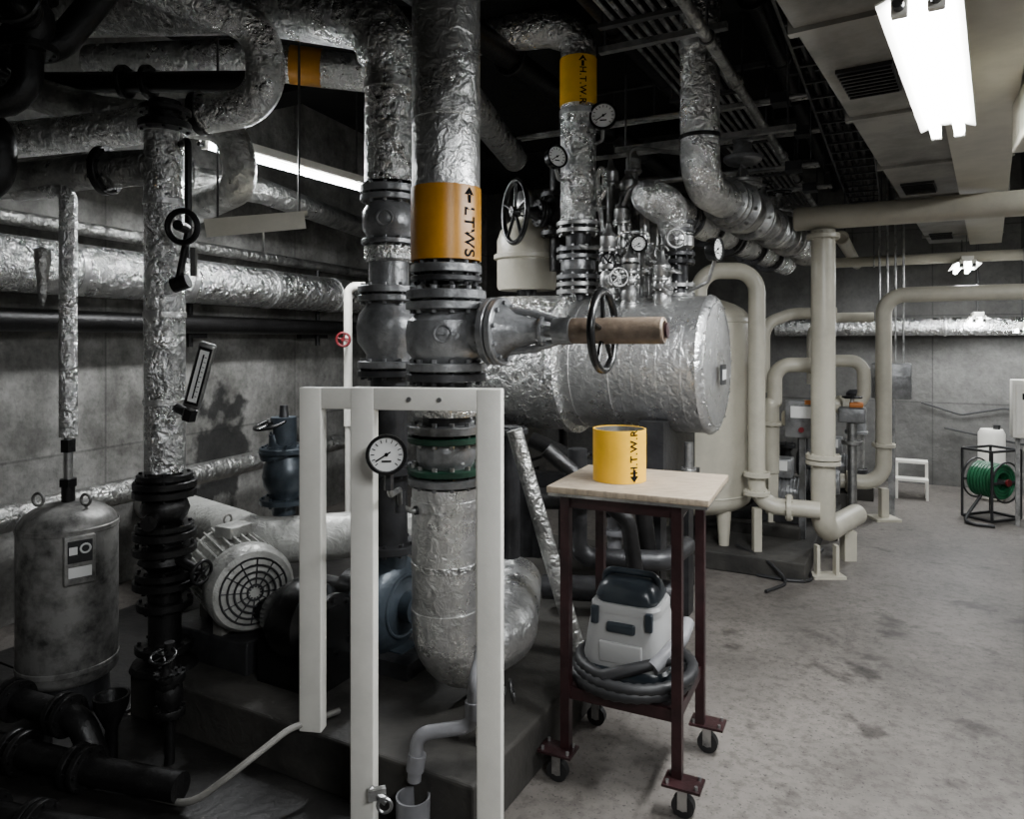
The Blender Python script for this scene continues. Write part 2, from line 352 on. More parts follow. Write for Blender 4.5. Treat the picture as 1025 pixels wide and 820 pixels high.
b.flange((x,y,1.70),Z,.125,.028,gpaint,10); b.flange((x,y,1.665),Z,.125,.026,gpaint,10)
b.rev([(0,0),(.09,0),(.09,.03),(.125,.08),(.13,.14),(.12,.19),(.09,.23),(.09,.26),(0,.26)],(x,y,1.41),Z,gpaint,30)
b.flange((x,y,1.40),Z,.125,.028,gpaint,10); b.flange((x,y,1.365),Z,.125,.026,dgrey,10)
b.cyl((x,y,.66),(x,y,1.36),.075,dgrey,24); b.flange((x,y,.98),Z,.12,.03,dgrey,10); b.flange((x,y,.67),Z,.12,.03,dgrey,10)
b.done()
b=B('centrifugal_pump')
pc=V((x-.02,2.96,.42)); ax=C
b.rev([(0,-.09),(.14,-.09),(.19,-.05),(.205,0),(.19,.05),(.14,.09),(.06,.1),(.06,.15),(0,.15)],pc,ax,blueg,32)
b.cyl(pc+Z*.12,(x,y+.04,.67),.075,blueg,20)
b.torus(pc+ax*.092,ax,.12,.008,blueg,28,8)
b.cyl(pc-ax*.45,pc-ax*.05,.06,black,20); b.cyl(pc-ax*.2,pc-ax*.1,.11,black,24)
b.box(pc+Z*-.20,(.24,.12,.07),blueg,RZ); b.box(pc-ax*.25+Z*-.2,(.9,.26,.06),dgrey,RZ)
b.done()
b=B('electric_motor')
mc=V((-1.17,3.06,.50)); ax=(C*.86+L*-.42).normalized(); q=V((0,0,1)).rotation_difference(ax)
b.rev([(0,-.28),(.11,-.28),(.14,-.26),(.15,-.22),(.15,.14),(.14,.15),(0,.15)],mc,ax,lagg,36)
for k in range(30):
    a=2*math.pi*k/30; d=q@V((math.cos(a),math.sin(a),0)); side=d.cross(ax)
    M=Matrix((d,side,ax)).transposed(); b.box(mc+d*.158-ax*.04,(.028,.007,.34),lagg,M=M)
b.rev([(.165,.13),(.172,.14),(.172,.21),(.155,.24),(.11,.256),(.03,.262),(0,.262)],mc,ax,lagg,36)
for R in (.03,.055,.08,.105,.13): b.torus(mc+ax*(.266-max(0,R-.09)*.4),ax,R,.0045,dgrey,30,6)
for k in range(12):
    d=q@V((math.cos(k*math.pi/6),math.sin(k*math.pi/6),0)); b.cyl(mc+ax*.266+d*.02,mc+ax*.254+d*.13,.003,dgrey,5)
b.box(mc+V((0,0,.18))-ax*.05,(.10,.12,.05),lagg,RZ,bev=.006); b.torus(mc+Z*.205-ax*.15,C,.02,.005,crmd,16,6)
for t in (-.15,.08): b.box(mc+ax*t-Z*.16,(.05,.25,.06),crmd,RZ)
b.box(mc-Z*.25,(.5,.34,.13),dgrey,RZ,bev=.01)
b.done()
b=B('inline_pump')
pc=V((-.80,2.78,.42))
b.rev([(0,-.16),(.08,-.16),(.12,-.1),(.15,-.05),(.155,0),(.14,.06),(.08,.1),(.08,.16),(0,.16)],pc,C,black,30); b.cyl(pc-C*.3,pc-C*.1,.05,black,20); b.flange(pc+C*.14,C,.12,.025,black); b.box(pc-Z*.15,(.30,.2,.16),black,RZ); b.torus(pc+Z*.15,C,.02,.006,black,14,6)
b.done()
b=B('insulated_floor_pipe')
b.tube([(-2.3,4.6,.46),(-1.45,3.75,.50),(-1.25,3.55,.50),(-.2,3.9,.50)],.115,lagg,.2,24); b.torus((-1.30,3.60,.50),(.6,.5,0),.117,.006,foil,24,6)
b.cyl((-.7,3.73,.0),(-.7,3.73,.42),.03,iron,12); b.cyl((-1.9,4.2,.0),(-1.9,4.2,.42),.03,iron,12)
b.done()
B('gate_valve').valve((-1.18,3.72,.80),Z,.07,.26,blueg,(-.2,-.2,1),.12,.08).cyl((-1.18,3.72,.6),(-1.18,3.72,.68),.06,blueg).cyl((-1.18,3.72,.92),(-1.18,3.72,1.10),.065,blueg,20).rev([(.065,0),(.05,.05),(.025,.09),(.02,.16),(0,.16)],(-1.18,3.72,1.0),Z,dgrey).done()

# ---------------------------------------------------------------- left riser
x,y=-1.40,2.90; r=.077
b=B('insulated_return_riser')
b.tube([(x,y,.97),(x,y,2.33)],r,foil,0,28)
for z in (1.25,1.6,2.05): b.rev([(r,-.012),(r+.004,-.01),(r+.004,.01),(r,.012)],(x,y,z),Z,foil_s,28)
b.flange((x,y,2.36),Z,.10,.03,iron); b.cyl((x,y,2.36),(x,y,2.46),.06,iron); b.flange((x,y,2.42),Z,.10,.02,iron)
b.tube([(x+.02,y,2.20),(-1.73,2.95,2.19),(-2.6,3.2,2.16)],.072,foil_d,.1,24); b.flange((-1.66,2.94,2.19),(1,-.1,0),.10,.03,iron)
for z,rr,t in ((.95,.105,.025),(.92,.12,.028),(.885,.12,.028),(.75,.11,.024),(.72,.12,.03),(.66,.12,.03),(.56,.11,.028),(.525,.12,.03),(.44,.105,.03),(.27,.11,.03)): b.flange((x,y,z),Z,rr,t,iron)
b.rev([(.06,0),(.085,.03),(.095,.06),(.085,.09),(.06,.12)],(x,y,.76),Z,iron); b.rev([(.055,0),(.1,.04),(.09,.08),(.055,.10)],(x,y,.57),Z,iron)
b.cyl((x,y,.19),(x,y,.95),.062,iron,20); b.rev([(.13,0),(.12,.02),(.07,.04),(.06,.12)],(x,y,.19),Z,iron)
b.cyl((x,y-.1,.8),(x+.02,y-.17,.8),.03,iron,12)
b.cyl((x,y,.64),(x+.2,y-.12,.6),.02,iron,10); b.wheel((x+.2,y-.12,.6),(1,-.5,-.2),.045,.007,iron)
b.done()
b=B('stem_thermometer')
p=V((-1.215,2.80,1.36)); d=V((.30,-.12,.94)).normalized(); n=V((.1,-.98,-.1)); n=(n-d*n.dot(d)).normalized(); sd=d.cross(n)
M=Matrix((sd,n,d)).transposed()
b.box(p,(.066,.03,.27),steel,M=M,bev=.012); b.box(p+n*.0155,(.050,.004,.235),iron,M=M); b.box(p+n*.018,(.034,.004,.21),dial,M=M); b.cyl(p-d*.09+n*.021,p+d*.09+n*.021,.003,ink,6)
b.cyl(p-d*.13,p-d*.17,.018,steel,12); b.cyl(p-d*.16,(-1.36,2.88,1.235),.019,iron,12); b.cyl(p-d*.185,p-d*.14,.028,iron,6)
for k in range(9): b.box(p+n*.021+d*(-.08+.02*k)+sd*.009,(.008,.002,.002),ink,M=M)
b.done()
b=B('drain_valve')
b.tube([(-1.33,2.88,2.28),(-1.26,2.80,2.28),(-1.26,2.80,1.92),(-1.30,2.80,1.72)],.014,iron,.03,10)
b.torus((-1.255,2.74,1.93),(.1,1,.1),.06,.012,iron,26,8); b.cyl((-1.26,2.78,1.93),(-1.255,2.70,1.93),.02,iron,10); b.cyl((-1.32,2.8,1.71),(-1.26,2.8,1.73),.03,iron,12); b.box((-1.23,2.78,1.80),(.02,.02,.11),steel)
b.done()

x,y=-1.82,2.95; r=.182
b=B('expansion_tank')
prof=[(0,.10)]+[(r*math.sin(a),.16-.06*math.cos(a)) for a in [i*math.pi/12 for i in range(1,7)]]+[(r,.74)]+[(r*math.cos(a),.74+.10*math.sin(a)) for a in [i*math.pi/12 for i in range(1,6)]]+[(0,.84)]
b.rev(prof,(x,y,0),Z,tankp,40)
b.rev([(r,0),(r+.003,.003),(r+.003,.02),(r,.023)],(x,y,.73),Z,tankp,40); b.rev([(r,0),(r+.003,.003),(r+.003,.02),(r,.023)],(x,y,.18),Z,tankp,40)
b.rev([(r*.8,0),(r*.85,0),(r*.8,.14),(r*.75,.14)],(x,y,0),Z,dgrey,36)
b.torus((x-.09,y-.05,.855),(.2,1,0),.025,.006,tankp,20,8); b.torus((x+.09,y-.03,.85),(.2,1,0),.022,.006,tankp,20,8); b.cyl((x,y,.83),(x,y,.92),.025,iron,14); b.cyl((x,y,.90),(x,y,.93),.035,iron,6)
th=.75; M=Matrix.Rotation(th,3,'Z'); n=V((math.sin(th),-math.cos(th),0)); sd=V((math.cos(th),math.sin(th),0))
b.box(V((x,y,.64))+n*.188,(.11,.024,.19),tankp,M=M,bev=.006); b.box(V((x,y,.675))+n*.201,(.085,.005,.085),dgrey,M=M); b.torus(V((x,y,.685))+n*.205+sd*.018,n,.017,.004,dial,16,6); b.box(V((x,y,.68))+n*.204-sd*.024,(.028,.004,.03),dial,M=M); b.box(V((x,y,.595))+n*.201,(.08,.005,.04),dial,M=M)
b.done()
b=B('tank_feed_pipe'); b.tube([(-1.82,2.95,.93),(-1.82,2.95,1.12)],.017,steel); b.cyl((-1.82,2.95,1.04),(-1.82,2.95,1.09),.03,iron,6)
b.tube([(-1.82,2.95,1.10),(-1.82,2.95,2.12),(-2.1,3.05,2.12)],.034,foil,.06,20)
b.rev([(.0,0),(.008,.02),(.016,.06),(.020,.12),(.03,.2),(.03,.24),(0,.25)],(-1.88,2.88,1.62),Z,foil_d,10)
b.done()

def along(base,dirn,t,z): return V((base[0]+dirn.x*t,base[1]+dirn.y*t,z))
b=B('insulated_header_pipe')
b.tube([along((-2.45,3.45),L2,-1.3,1.87),along((-2.45,3.45),L2,4.6,1.87)],.14,foil,0,30)
for t in (-.4,.35,1.1,1.9,2.7,3.5): b.rev([(.14,-.02),(.145,-.018),(.145,.018),(.14,.02)],along((-2.45,3.45),L2,t,1.87),L2,foil_s,30)
b.done()
b=B('steel_header_pipe'); b.tube([along((-2.55,3.45),L2,-1.3,1.60),along((-2.55,3.45),L2,4.6,1.60)],.06,iron,0,20); b.tube([along((-2.62,3.45),L2,-1.3,2.12),along((-2.62,3.45),L2,4.6,2.12)],.04,foil_d,0,20)
for t in (0,1.4,2.8,4.2): b.box(along((-2.66,3.45),L2,t,1.53),(.05,.36,.04),iron,math.atan2(L2.y,L2.x)-math.pi/2); b.cyl(along((-2.62,3.45),L2,t,1.45),along((-2.62,3.45),L2,t,2.1),.02,iron,8)
b.done()
b=B('insulated_low_pipe'); b.tube([along((-2.5,3.5),L2,-.9,.62),along((-2.5,3.5),L2,3.5,.62)],.07,foil_d,0,20)
for t in (0.6,2.6): b.cyl(along((-2.5,3.5),L2,t,0),along((-2.5,3.5),L2,t,.56),.02,iron,8)
b.done()
b=B('thin_wall_pipe'); b.tube([(-1.02,5.0,1.87),(-1.14,5.0,1.87),(-1.14,5.0,.9)][::-1],.03,white,.06,12); b.wheel((-1.14,4.86,1.5),(0,1,0),.045,.009,redp,4); b.cyl((-1.14,5.0,1.5),(-1.14,4.84,1.5),.013,redp,8)
b.tube([(-1.14,5.0,.95),(-1.14,5.0,.0)],.02,white); b.done()

# upper-left pipework
b=B('insulated_return_loop')
b.tube([(-2.4,2.6,3.2),(-1.5,2.75,2.90),(-1.02,2.95,2.78),(-1.02,3.0,2.48),(-1.75,3.1,2.40),(-2.5,3.2,2.36)],.078,foil,.16,26); b.rev([(.078,0),(.09,0),(.09,.03),(.078,.03)],(-1.30,3.03,2.455),(-1,.1,-.08),iron,24)
b.done()
b=B('insulated_condensate_pipe')
b.tube([(-2.3,3.95,3.02),(-1.5,3.75,2.97),(-.3,3.95,2.9),(.02,5.5,2.88)],.095,foil,.3,26); b.rev([(.095,0),(.099,0),(.099,.16),(.095,.16)],(-1.17,3.80,2.953),(1.2,.2,-.07),ochre,28)
b.done()
b=B('insulated_branch_pipe'); b.tube([(-2.4,3.5,2.72),(-1.9,3.35,2.55),(-1.35,3.45,2.53),(-1.3,3.5,2.25),(-1.9,4.1,2.2)],.08,foil_d,.15,24); b.done()
for k,(p,rr,m) in enumerate([(((-2.4,2.5,2.62),(-1.75,2.75,2.60),(-1.6,2.85,2.9),(-1.5,2.9,H-.02)),.055,iron),(((-2.6,2.9,2.35),(-1.95,2.75,2.35),(-1.95,2.75,2.05),(-2.5,2.6,2.05)),.05,iron),
        (((-1.75,2.6,H-.02),(-1.75,2.6,2.35),(-2.4,2.4,2.3)),.05,iron),(((-2.4,3.5,2.75),(-1.2,3.4,2.72)),.05,iron),(((-2.3,3.8,2.45),(-1.6,4.6,2.45),(-1.2,6.5,2.45)),.08,foil_d),(((-2.5,3.4,3.25),(-.2,4.05,3.25)),.07,iron)]):
    b=B('steel_pipe'); b.tube(list(p),rr,m,.12,18)
    a,c=V(p[0]),V(p[1])
    for t in (.45,.55) : b.flange(a.lerp(c,t),c-a,rr*1.6,.025,m)
    b.done()
b=B('gate_valve'); b.valve((-1.74,2.6,2.65),Z,.05,.2,iron,(.3,-1,0),.12,.1); b.done()
b=B('gate_valve'); b.valve((-2.0,2.75,2.62),(1,.1,0),.055,.2,iron,(0,0,-1),.1,.09); b.done()
b=B('steel_bracket_beam')
Mb=Matrix.Rotation(.32,3,'Z')@Matrix.Rotation(-.14,3,'Y')
b.box((-1.24,3.52,2.10),(.46,.07,.012),cream,M=Mb); b.box((-1.24,3.485,2.06),(.46,.008,.085),cream,M=Mb); b.cyl((-1.22,3.53,1.93),(-1.22,3.53,2.1),.005,steel,6); b.cyl((-1.42,3.47,2.08),(-1.42,3.47,H-.02),.006,rail,6); b.cyl((-1.06,3.58,2.12),(-1.06,3.58,H-.02),.006,rail,6); b.done()

# ---------------------------------------------------------------- heat exchanger
e=V((1.03,3.6,1.375)); a=-C
b=B('horizontal_heat_exchanger')
b.rev([(0,0),(.30,0),(.335,.006),(.348,.02),(.352,.03),(.345,.034),(.345,.78),(.0,.78)],e,a,foil_s,56)
b.rev([(.30,-.003),(.31,-.003),(.31,.004),(.30,.004)],e,a,foil,48)
for t in (.10,.16,.22,.28,.34,.40): b.rev([(.345,-.006),(.3465,0),(.345,.006)],e+a*t,a,foil_s,56)
for t in (.47,.68): b.rev([(.345,-.015),(.349,-.013),(.349,.013),(.345,.015)],e+a*t,a,foil_s,56)
b.rev([(0,0),(.36,0),(.385,.01),(.385,.05),(.36,.06),(.37,.07),(.375,.5),(.33,.66),(.22,.76),(0,.80)],e+a*.73,a,foil,56)
b.box(e+V((0,0,-.05))-a*.006+V((.02,.0,0)),(.012,.09,.10),dgrey,RZ); b.box(e+V((0,0,-.05))-a*.013+V((.02,.0,0)),(.004,.07,.05),dial,RZ)
for k in range(12):
    q_=V((0,0,1)).rotation_difference(a); d=q_@V((math.cos(k*math.pi/6),math.sin(k*math.pi/6),0)); b.cyl(e+d*.325-a*.004,e+d*.325+a*.01,.006,steel,6)
for t in (.25,1.15):
    b.box(e+a*t-Z*.42,(.12,.6,.30),dgrey,RZ); b.box(e+a*t-Z*.6,(.16,.66,.04),dgrey,RZ)
    for s_ in (-.26,.26): b.box(e+a*t+L*s_+V((0,0,-.98)),(.1,.1,.78),dgrey,RZ)
b.box(e+a*.7-Z*.66,(1.3,.08,.08),dgrey,RZ)
b.done()
x,y=.363,3.94; r=.097
b=B('insulated_return_main')
b.tube([(x,y,2.12),(x,y,3.16),(x-.15,y+.02,3.21),(x-1.2,y+.3,3.21)],r,foil,.14,30)
b.rev([(r,0),(r+.004,0),(r+.004,.255),(r,.255)],(x,y,2.775),Z,yel,36)
b.text_cyl('H.T.W.R',x,y,2.862,r+.004,.15,.050)
b.arrow_cyl(x,y,2.992,r+.004,.15,.06)
b.rev([(r,0),(r+.006,0),(r+.006,.03),(r,.03)],(x,y,2.72),Z,foil_s,30)
b.cyl((x,y,1.70),(x,y,2.12),.07,dgrey,20)
for z,m_ in ((2.13,steel),(2.09,steel),(1.99,gpaint),(1.95,gpaint),(1.84,gpaint),(1.80,steel),(1.76,steel)): b.flange((x,y,z),Z,.12,.024,m_)
b.rev([(.07,0),(.095,.03),(.095,.08),(.07,.11)],(x,y,1.85),Z,gpaint)
b.done()
b=B('pressure_gauge'); b.gauge((.49,3.86,2.70),(-.2,-1,.05),.072); b.tube([(.49,3.88,2.63),(.49,3.9,2.58),(.42,3.93,2.55)],.01,steel,.02,8); b.done()
b=B('pressure_gauge'); b.gauge((.235,3.82,2.47),(.5,-.9,.1),.06); b.tube([(.235,3.84,2.41),(.25,3.86,2.36),(.32,3.93,2.36)],.01,steel,.02,8); b.done()
b=B('pressure_gauge'); b.gauge((.97,3.42,1.93),(.75,-.65,0),.055); b.tube([(.97,3.44,1.88),(.95,3.48,1.78),(.88,3.60,1.74)],.009,steel,.02,8); b.done()
b=B('pressure_gauge'); b.gauge((.64,3.62,1.98),(-.3,-.9,.1),.04); b.tube([(.64,3.64,1.94),(.64,3.66,1.74)],.009,steel,.02,8); b.done()
b=B('siphon_tube'); b.tube([(.45,3.9,2.2),(.50,3.86,2.3),(.49,3.86,2.45),(.46,3.88,2.38),(.47,3.88,2.25),(.5,3.88,2.0)],.014,foil,.05,10); b.cyl((.5,3.88,1.99),(.5,3.88,2.08),.028,steel,6); b.done()

b=B('gate_valve')
b.cyl((.27,4.2,1.9),(.27,4.2,2.6),.05,iron,18); b.valve((.27,4.15,2.22),Z,.06,.22,iron,(-.9,-.36,0),.13,.175); b.done()
b=B('steam_trap_vessel')
b.rev([(0,0),(.17,0),(.18,.02),(.18,.30),(.16,.36),(.11,.41),(.05,.43),(.05,.48),(0,.48)],(.09,4.38,1.80),Z,cream,32); b.flange((.09,4.38,2.0),Z,.20,.03,cream,10); b.cyl((.09,4.38,.12),(.09,4.38,1.8),.06,dgrey,16); b.rev([(.0,0),(.07,.0),(.08,.02),(.08,.08),(.05,.13),(0,.13)],(.09,4.38,2.27),Z,steel)
b.rev([(0,0),(.10,0),(.11,.02),(.11,.22),(.08,.27),(0,.28)],(.32,4.5,1.92),Z,dgrey,24); b.cyl((.32,4.5,.12),(.32,4.5,1.95),.03,iron,12); b.done()
for (px,py_,z0,h,wm,bdr) in [(.585,3.82,1.68,.44,black,(-.6,-.8,0)),(.70,3.80,1.66,.52,steel,(.4,-.9,.1)),(.64,3.95,1.68,.62,steel,(-.2,-.9,.2)),(.50,3.72,1.66,.30,steel,(.2,-1,0)),(.78,3.95,1.66,.48,black,(.1,-.9,.1)),(.70,4.15,1.62,.85,steel,(-.5,-.8,.1)),(.56,4.08,1.64,.74,dgrey,(.5,-.8,.1)),(.60,3.66,1.62,.22,black,(0,0,1)),(.75,3.60,1.60,.20,steel,(.3,-.3,1))]:
    b=B('globe_valve'); c=V((px,py_,z0+h*.5)); b.cyl((px,py_,z0),(px,py_,z0+h),.026,steel,14)
    b.valve(c,Z,.03,.13,steel,bdr,.07,.045,wm); b.flange((px,py_,z0+h),Z,.05,.018,steel,6); b.flange((px,py_,z0+.06),Z,.05,.018,steel,6)
    b.rev([(.03,0),(.045,.02),(.045,.07),(.02,.1),(.012,.14),(0,.14)],(px,py_,z0+h),Z,steel,16); b.done()
b=B('instrument_tubing')
b.tube([(.585,3.80,2.20),(.62,3.75,2.30),(.78,3.72,2.30),(.78,3.72,1.90)],.010,steel,.04,8); b.tube([(.50,3.70,1.98),(.56,3.68,2.05),(.70,3.68,2.05),(.70,3.72,1.95)],.009,foil,.03,8)
b.tube([(.64,3.93,2.42),(.64,3.93,2.55),(.95,4.05,2.55),(1.3,4.4,2.5)],.012,steel,.05,8); b.tube([(.363,3.83,2.0),(.40,3.76,1.98),(.52,3.74,1.98)],.012,steel,.03,8); b.done()
b=B('relief_valve'); c=V((.86,3.72,1.68)); b.cyl(c,c+Z*.50,.05,dgrey,18)
for z in (.05,.1,.22,.26,.38,.42): b.flange(c+Z*z,Z,.085,.022,dgrey if z>.2 else steel)
b.rev([(.05,0),(.08,.03),(.08,.08),(.05,.11)],c+Z*.27,Z,steel); b.wheel(c+V((-.05,-.17,.32)),(0,1,0),.045,.007,steel); b.cyl(c+Z*.32,c+V((-.05,-.17,.32)),.012,steel,8); b.done()

rd=V((.55,.835,-.02)).normalized(); s0=V((.94,3.6,2.27))
b=B('insulated_steam_main')
b.tube([(.94,3.6,H-.01),(.94,3.6,2.27),s0+rd*3.0],.097,foil,.17,30)
b.rev([(.097,0),(.102,0),(.102,.03),(.097,.03)],(.94,3.6,2.95),Z,foil_s,30); b.rev([(.097,0),(.102,0),(.102,.02),(.097,.02)],(.94,3.6,2.50),Z,iron,30)
for t in (.42,.50,.95,1.03,1.4,1.48,1.9,1.98,2.5,2.58): b.flange(s0+rd*t,rd,.13,.026,steel,10)
c=s0+rd*.76; b.valve(c,rd,.085,.30,steel,(0,0,1),.12,.01,steel)
b.rev([(0,0),(.05,0),(.09,.01),(.11,.03),(.11,.05),(.06,.07),(.05,.13),(.06,.14),(.06,.17),(0,.18)],c+Z*.27,Z,gpaint,24)
c=s0+rd*1.22; b.valve(c,rd,.07,.26,steel,(0,0,1),.10,.06,black)
c=s0+rd*1.65; b.valve(c,rd,.07,.26,steel,(0,0,1),.12,.08,black)
b.done()
b=B('insulated_steam_branch')
b.tube([(.86,3.74,2.05),(.80,3.66,2.19),(.66,3.62,2.24),(.80,3.85,2.2)],.085,foil,.09,26)
b.tube([(.74,3.68,2.20),V((.74,3.72,2.20))+rd*2.9],.09,foil,0,26)
b.rev([(0,0),(.06,.01),(.085,.04),(.09,.08)],(.69,3.60,2.20),rd,foil,26)
for t in (.35,.43,.8,1.2,1.28,1.8,2.3): b.flange(V((.74,3.72,2.20))+rd*t,rd,.125,.026,dgrey,10)
b.done()

# ---------------------------------------------------------------- cream pipework
b=B('cream_vertical_pipe')
x,y=1.99,4.6; b.tube([(x,y,2.20),(x,y,.26),(x+.22,y+.25,.26),(x+.45,y+.5,.26)],.073,cream,.14,26)
b.cyl(V((x,y,2.28))-C*.16,V((x,y,2.28))+C*1.9,.075,cream,26); b.torus(V((x,y,2.28))-C*.16,C,.06,.015,cream)
b.flange((x,y,2.16),Z,.10,.03,cream); b.flange((x,y,.75),Z,.105,.03,cream); b.flange((x,y,.715),Z,.105,.025,cream)
for s_ in (-.06,.06): b.box((x+s_,y-.05,.10),(.02,.05,.2),cream)
b.box((x,y-.05,.008),(.2,.12,.016),cream); b.box((x+.3,y+.3,.1),(.08,.08,.2),cream)
b.done()
b=B('cream_elbow_pipe')
x,y=3.1,6.0; b.tube([V((x,y,1.87))+C*2.0,(x,y,1.87),(x,y,.30),(x-.5,y+.2,.30)],.062,cream,.16,24)
b.flange((x,y,.62),Z,.09,.03,cream); b.flange((x-.25,y+.1,.30),(1,-.4,0),.09,.03,cream); b.box((x,y,.13),(.06,.06,.26),cream); b.box((x,y,.01),(.2,.2,.02),cream); b.done()
b=B('cream_arch_pipe')
b.tube([(1.22,4.7,1.55),(1.22,4.7,1.95),(1.60,4.7,1.95),(1.60,4.7,.42),(1.95,4.55,.42)],.054,cream,.14,22); b.flange((1.60,4.7,.62),Z,.085,.03,cream); b.flange((1.60,4.7,.50),Z,.085,.03,cream); b.flange((1.78,4.62,.42),(1,-.4,0),.085,.03,cream); b.box((1.60,4.7,.2),(.05,.05,.40),cream); b.done()
for (dx,dy,s_) in ((0,0,1.),(.78,1.0,1.)):
    b=B('cream_u_bend_pipe'); x=1.86+dx; y=5.15+dy
    b.tube([(x,y,.55),(x,y,1.05),(x+.02,y,1.05),(x+.02,y,1.32),(x+.32,y-.1,1.32),(x+.32,y-.1,.95),(x+.05,y-.1,.95)],.052,cream,.11,20)
    b.flange((x,y,.9),Z,.08,.025,cream); b.flange((x+.12,y-.1,.95),(1,0,0),.08,.025,cream)
    b.tube([(x+.05,y+.3,1.1),(x+.05,y+.3,1.62),(x+.3,y+.4,1.7),(x+.6,y+.3,1.7)],.045,cream,.15,18)
    b.box((x,y,.29),(.07,.07,.56),cream); b.done()
b=B('cream_storage_tank')
x,y=1.28,5.1; r=.40
prof=[(0,.28)]+[(r*math.sin(a_),.42-.14*math.cos(a_)) for a_ in [i*math.pi/12 for i in range(1,7)]]+[(r,1.62)]+[(r*math.cos(a_),1.62+.18*math.sin(a_)) for a_ in [i*math.pi/12 for i in range(1,6)]]+[(0,1.80)]
b.rev(prof,(x,y,0),Z,cream,48)
for k in range(4):
    a_=k*math.pi/2+.5; b.cyl((x+.3*math.cos(a_),y+.3*math.sin(a_),.12),(x+.3*math.cos(a_),y+.3*math.sin(a_),.42),.035,cream,12,r2=.055)
b.flange((x,y,1.82),Z,.1,.04,cream); b.torus((x,y,1.62),Z,r,.006,cream,48,6); b.torus((x,y,.45),Z,r,.006,cream,48,6); b.done()
b=B('steel_cross_pipe'); o=P(-1.2,8.35,1.63); b.cyl(o,o+C*3.9,.09,foil,24)
for t in (.6,1.6,2.6,3.6): b.flange(o+C*t,C,.1,.02,foil_s,4); b.box(o+C*t+L*.1,(.04,.22,.04),iron,RZ)
b.done()
b=B('cream_overhead_pipe'); o=P(-.6,7.2,2.2); b.cyl(o,o+C*3.3,.045,cream,20)
for t in (.4,1.5,2.6): b.cyl(o+C*t,o+C*t+Z*1.28,.006,rail,6); b.torus(o+C*t,C,.048,.008,steel,20,6)
b.done()
b=B('cream_overhead_pipe'); o=P(-.4,6.2,2.3); b.cyl(o,o+L*2.3,.05,cream,20); b.torus(o,L,.045,.01,cream,18,6)
for t in (.4,1.5): b.cyl(o+L*t,o+L*t+Z*1.18,.006,rail,6)
b.done()
b=B('thin_conduit_drops')
for k in range(4): b.cyl(P(-.15+.06*k,6.9,1.2),P(-.15+.06*k,6.9,2.9),.010,steel,8)
b.box(P(-.06,6.92,1.15),(.3,.12,.3),gpaint,RZ,bev=.008); b.box(P(-.06,6.92,.5),(.05,.05,1.0),gpaint,RZ); b.done()

for (dx,dy) in ((1.86,5.25),(2.30,5.65),(2.72,6.35)):
    b=B('booster_pump'); o=V((dx,dy,0))
    b.box(o+Z*.10,(.5,.42,.2),padm,RZ,bev=.01); b.box(o+Z*.23,(.46,.24,.05),dgrey,RZ)
    b.rev([(0,0),(.09,0),(.1,.02),(.1,.24),(.09,.27),(0,.27)],o+Z*.40-C*.02,C,gpaint,26)
    for t in range(9): b.rev([(.1,0),(.11,.002),(.11,.008),(.1,.01)],o+Z*.40-C*.0+C*(.02+.024*t),C,gpaint,26)
    b.rev([(0,-.05),(.1,-.05),(.13,0),(.1,.05),(0,.05)],o+Z*.40-C*.14,C,dgrey,26); b.cyl(o+Z*.4-C*.14,o+Z*.66-C*.14,.045,dgrey,16); b.flange(o+Z*.66-C*.14,Z,.08,.03,dgrey)
    b.box(o+Z*.58+C*.1,(.16,.14,.14),gpaint,RZ,bev=.01); b.box(o+Z*.60+C*.1-L*.072,(.10,.004,.07),dial,RZ); b.box(o+Z*.28,(.2,.12,.06),dgrey,RZ); b.done()
b=B('pump_control_box'); o=V((2.02,5.0,.95))
b.box(o,(.22,.12,.26),gpaint,RZ,bev=.01); b.box(o-L*.063+Z*.05,(.14,.006,.08),dial,RZ); b.cyl(o-L*.06-Z*.07,o-L*.085-Z*.07,.018,redp,14); b.box(o-Z*.54,(.04,.04,.82),gpaint,RZ); b.box(o-L*.063+Z*.12+C*.05,(.06,.01,.03),orange,RZ); b.done()
b=B('valve_actuator'); o=V((2.72,5.75,.78))
b.cyl(o-Z*.78,o+Z*.05,.035,steel,14); b.flange(o-Z*.1,Z,.08,.03,steel); b.box(o+Z*.12,(.2,.16,.12),gpaint,RZ,bev=.015); b.box(o+Z*.20+C*.03,(.1,.1,.04),orange,RZ,bev=.01); b.wheel(o+Z*.26,Z,.07,.008,black); b.cyl(o+Z*.18,o+Z*.26,.015,steel,8); b.done()
b=B('vertical_multistage_pump'); o=V((3.28,6.85,0))
b.box(o+Z*.08,(.3,.3,.16),padm,RZ); b.cyl(o+Z*.16,o+Z*.62,.07,steel,20); b.flange(o+Z*.25,Z,.1,.05,dgrey); b.flange(o+Z*.62,Z,.1,.03,gpaint); b.cyl(o+Z*.64,o+Z*.94,.085,gpaint,20); b.rev([(.09,0),(.09,.05),(.06,.08),(0,.09)],o+Z*.94,Z,dgrey); b.box(o+Z*.8-L*.09,(.1,.05,.12),gpaint,RZ); b.done()
b=B('floor_cable'); b.tube([(1.55,4.55,.012),(1.7,4.45,.012),(1.85,4.42,.012),(1.95,4.75,.012),(2.2,5.1,.012)],.011,rubber,.12,8); b.tube([(1.5,4.8,.13),(1.62,4.5,.10),(1.7,4.4,.012),(1.5,4.25,.012)],.010,rubber,.1,8); b.done()

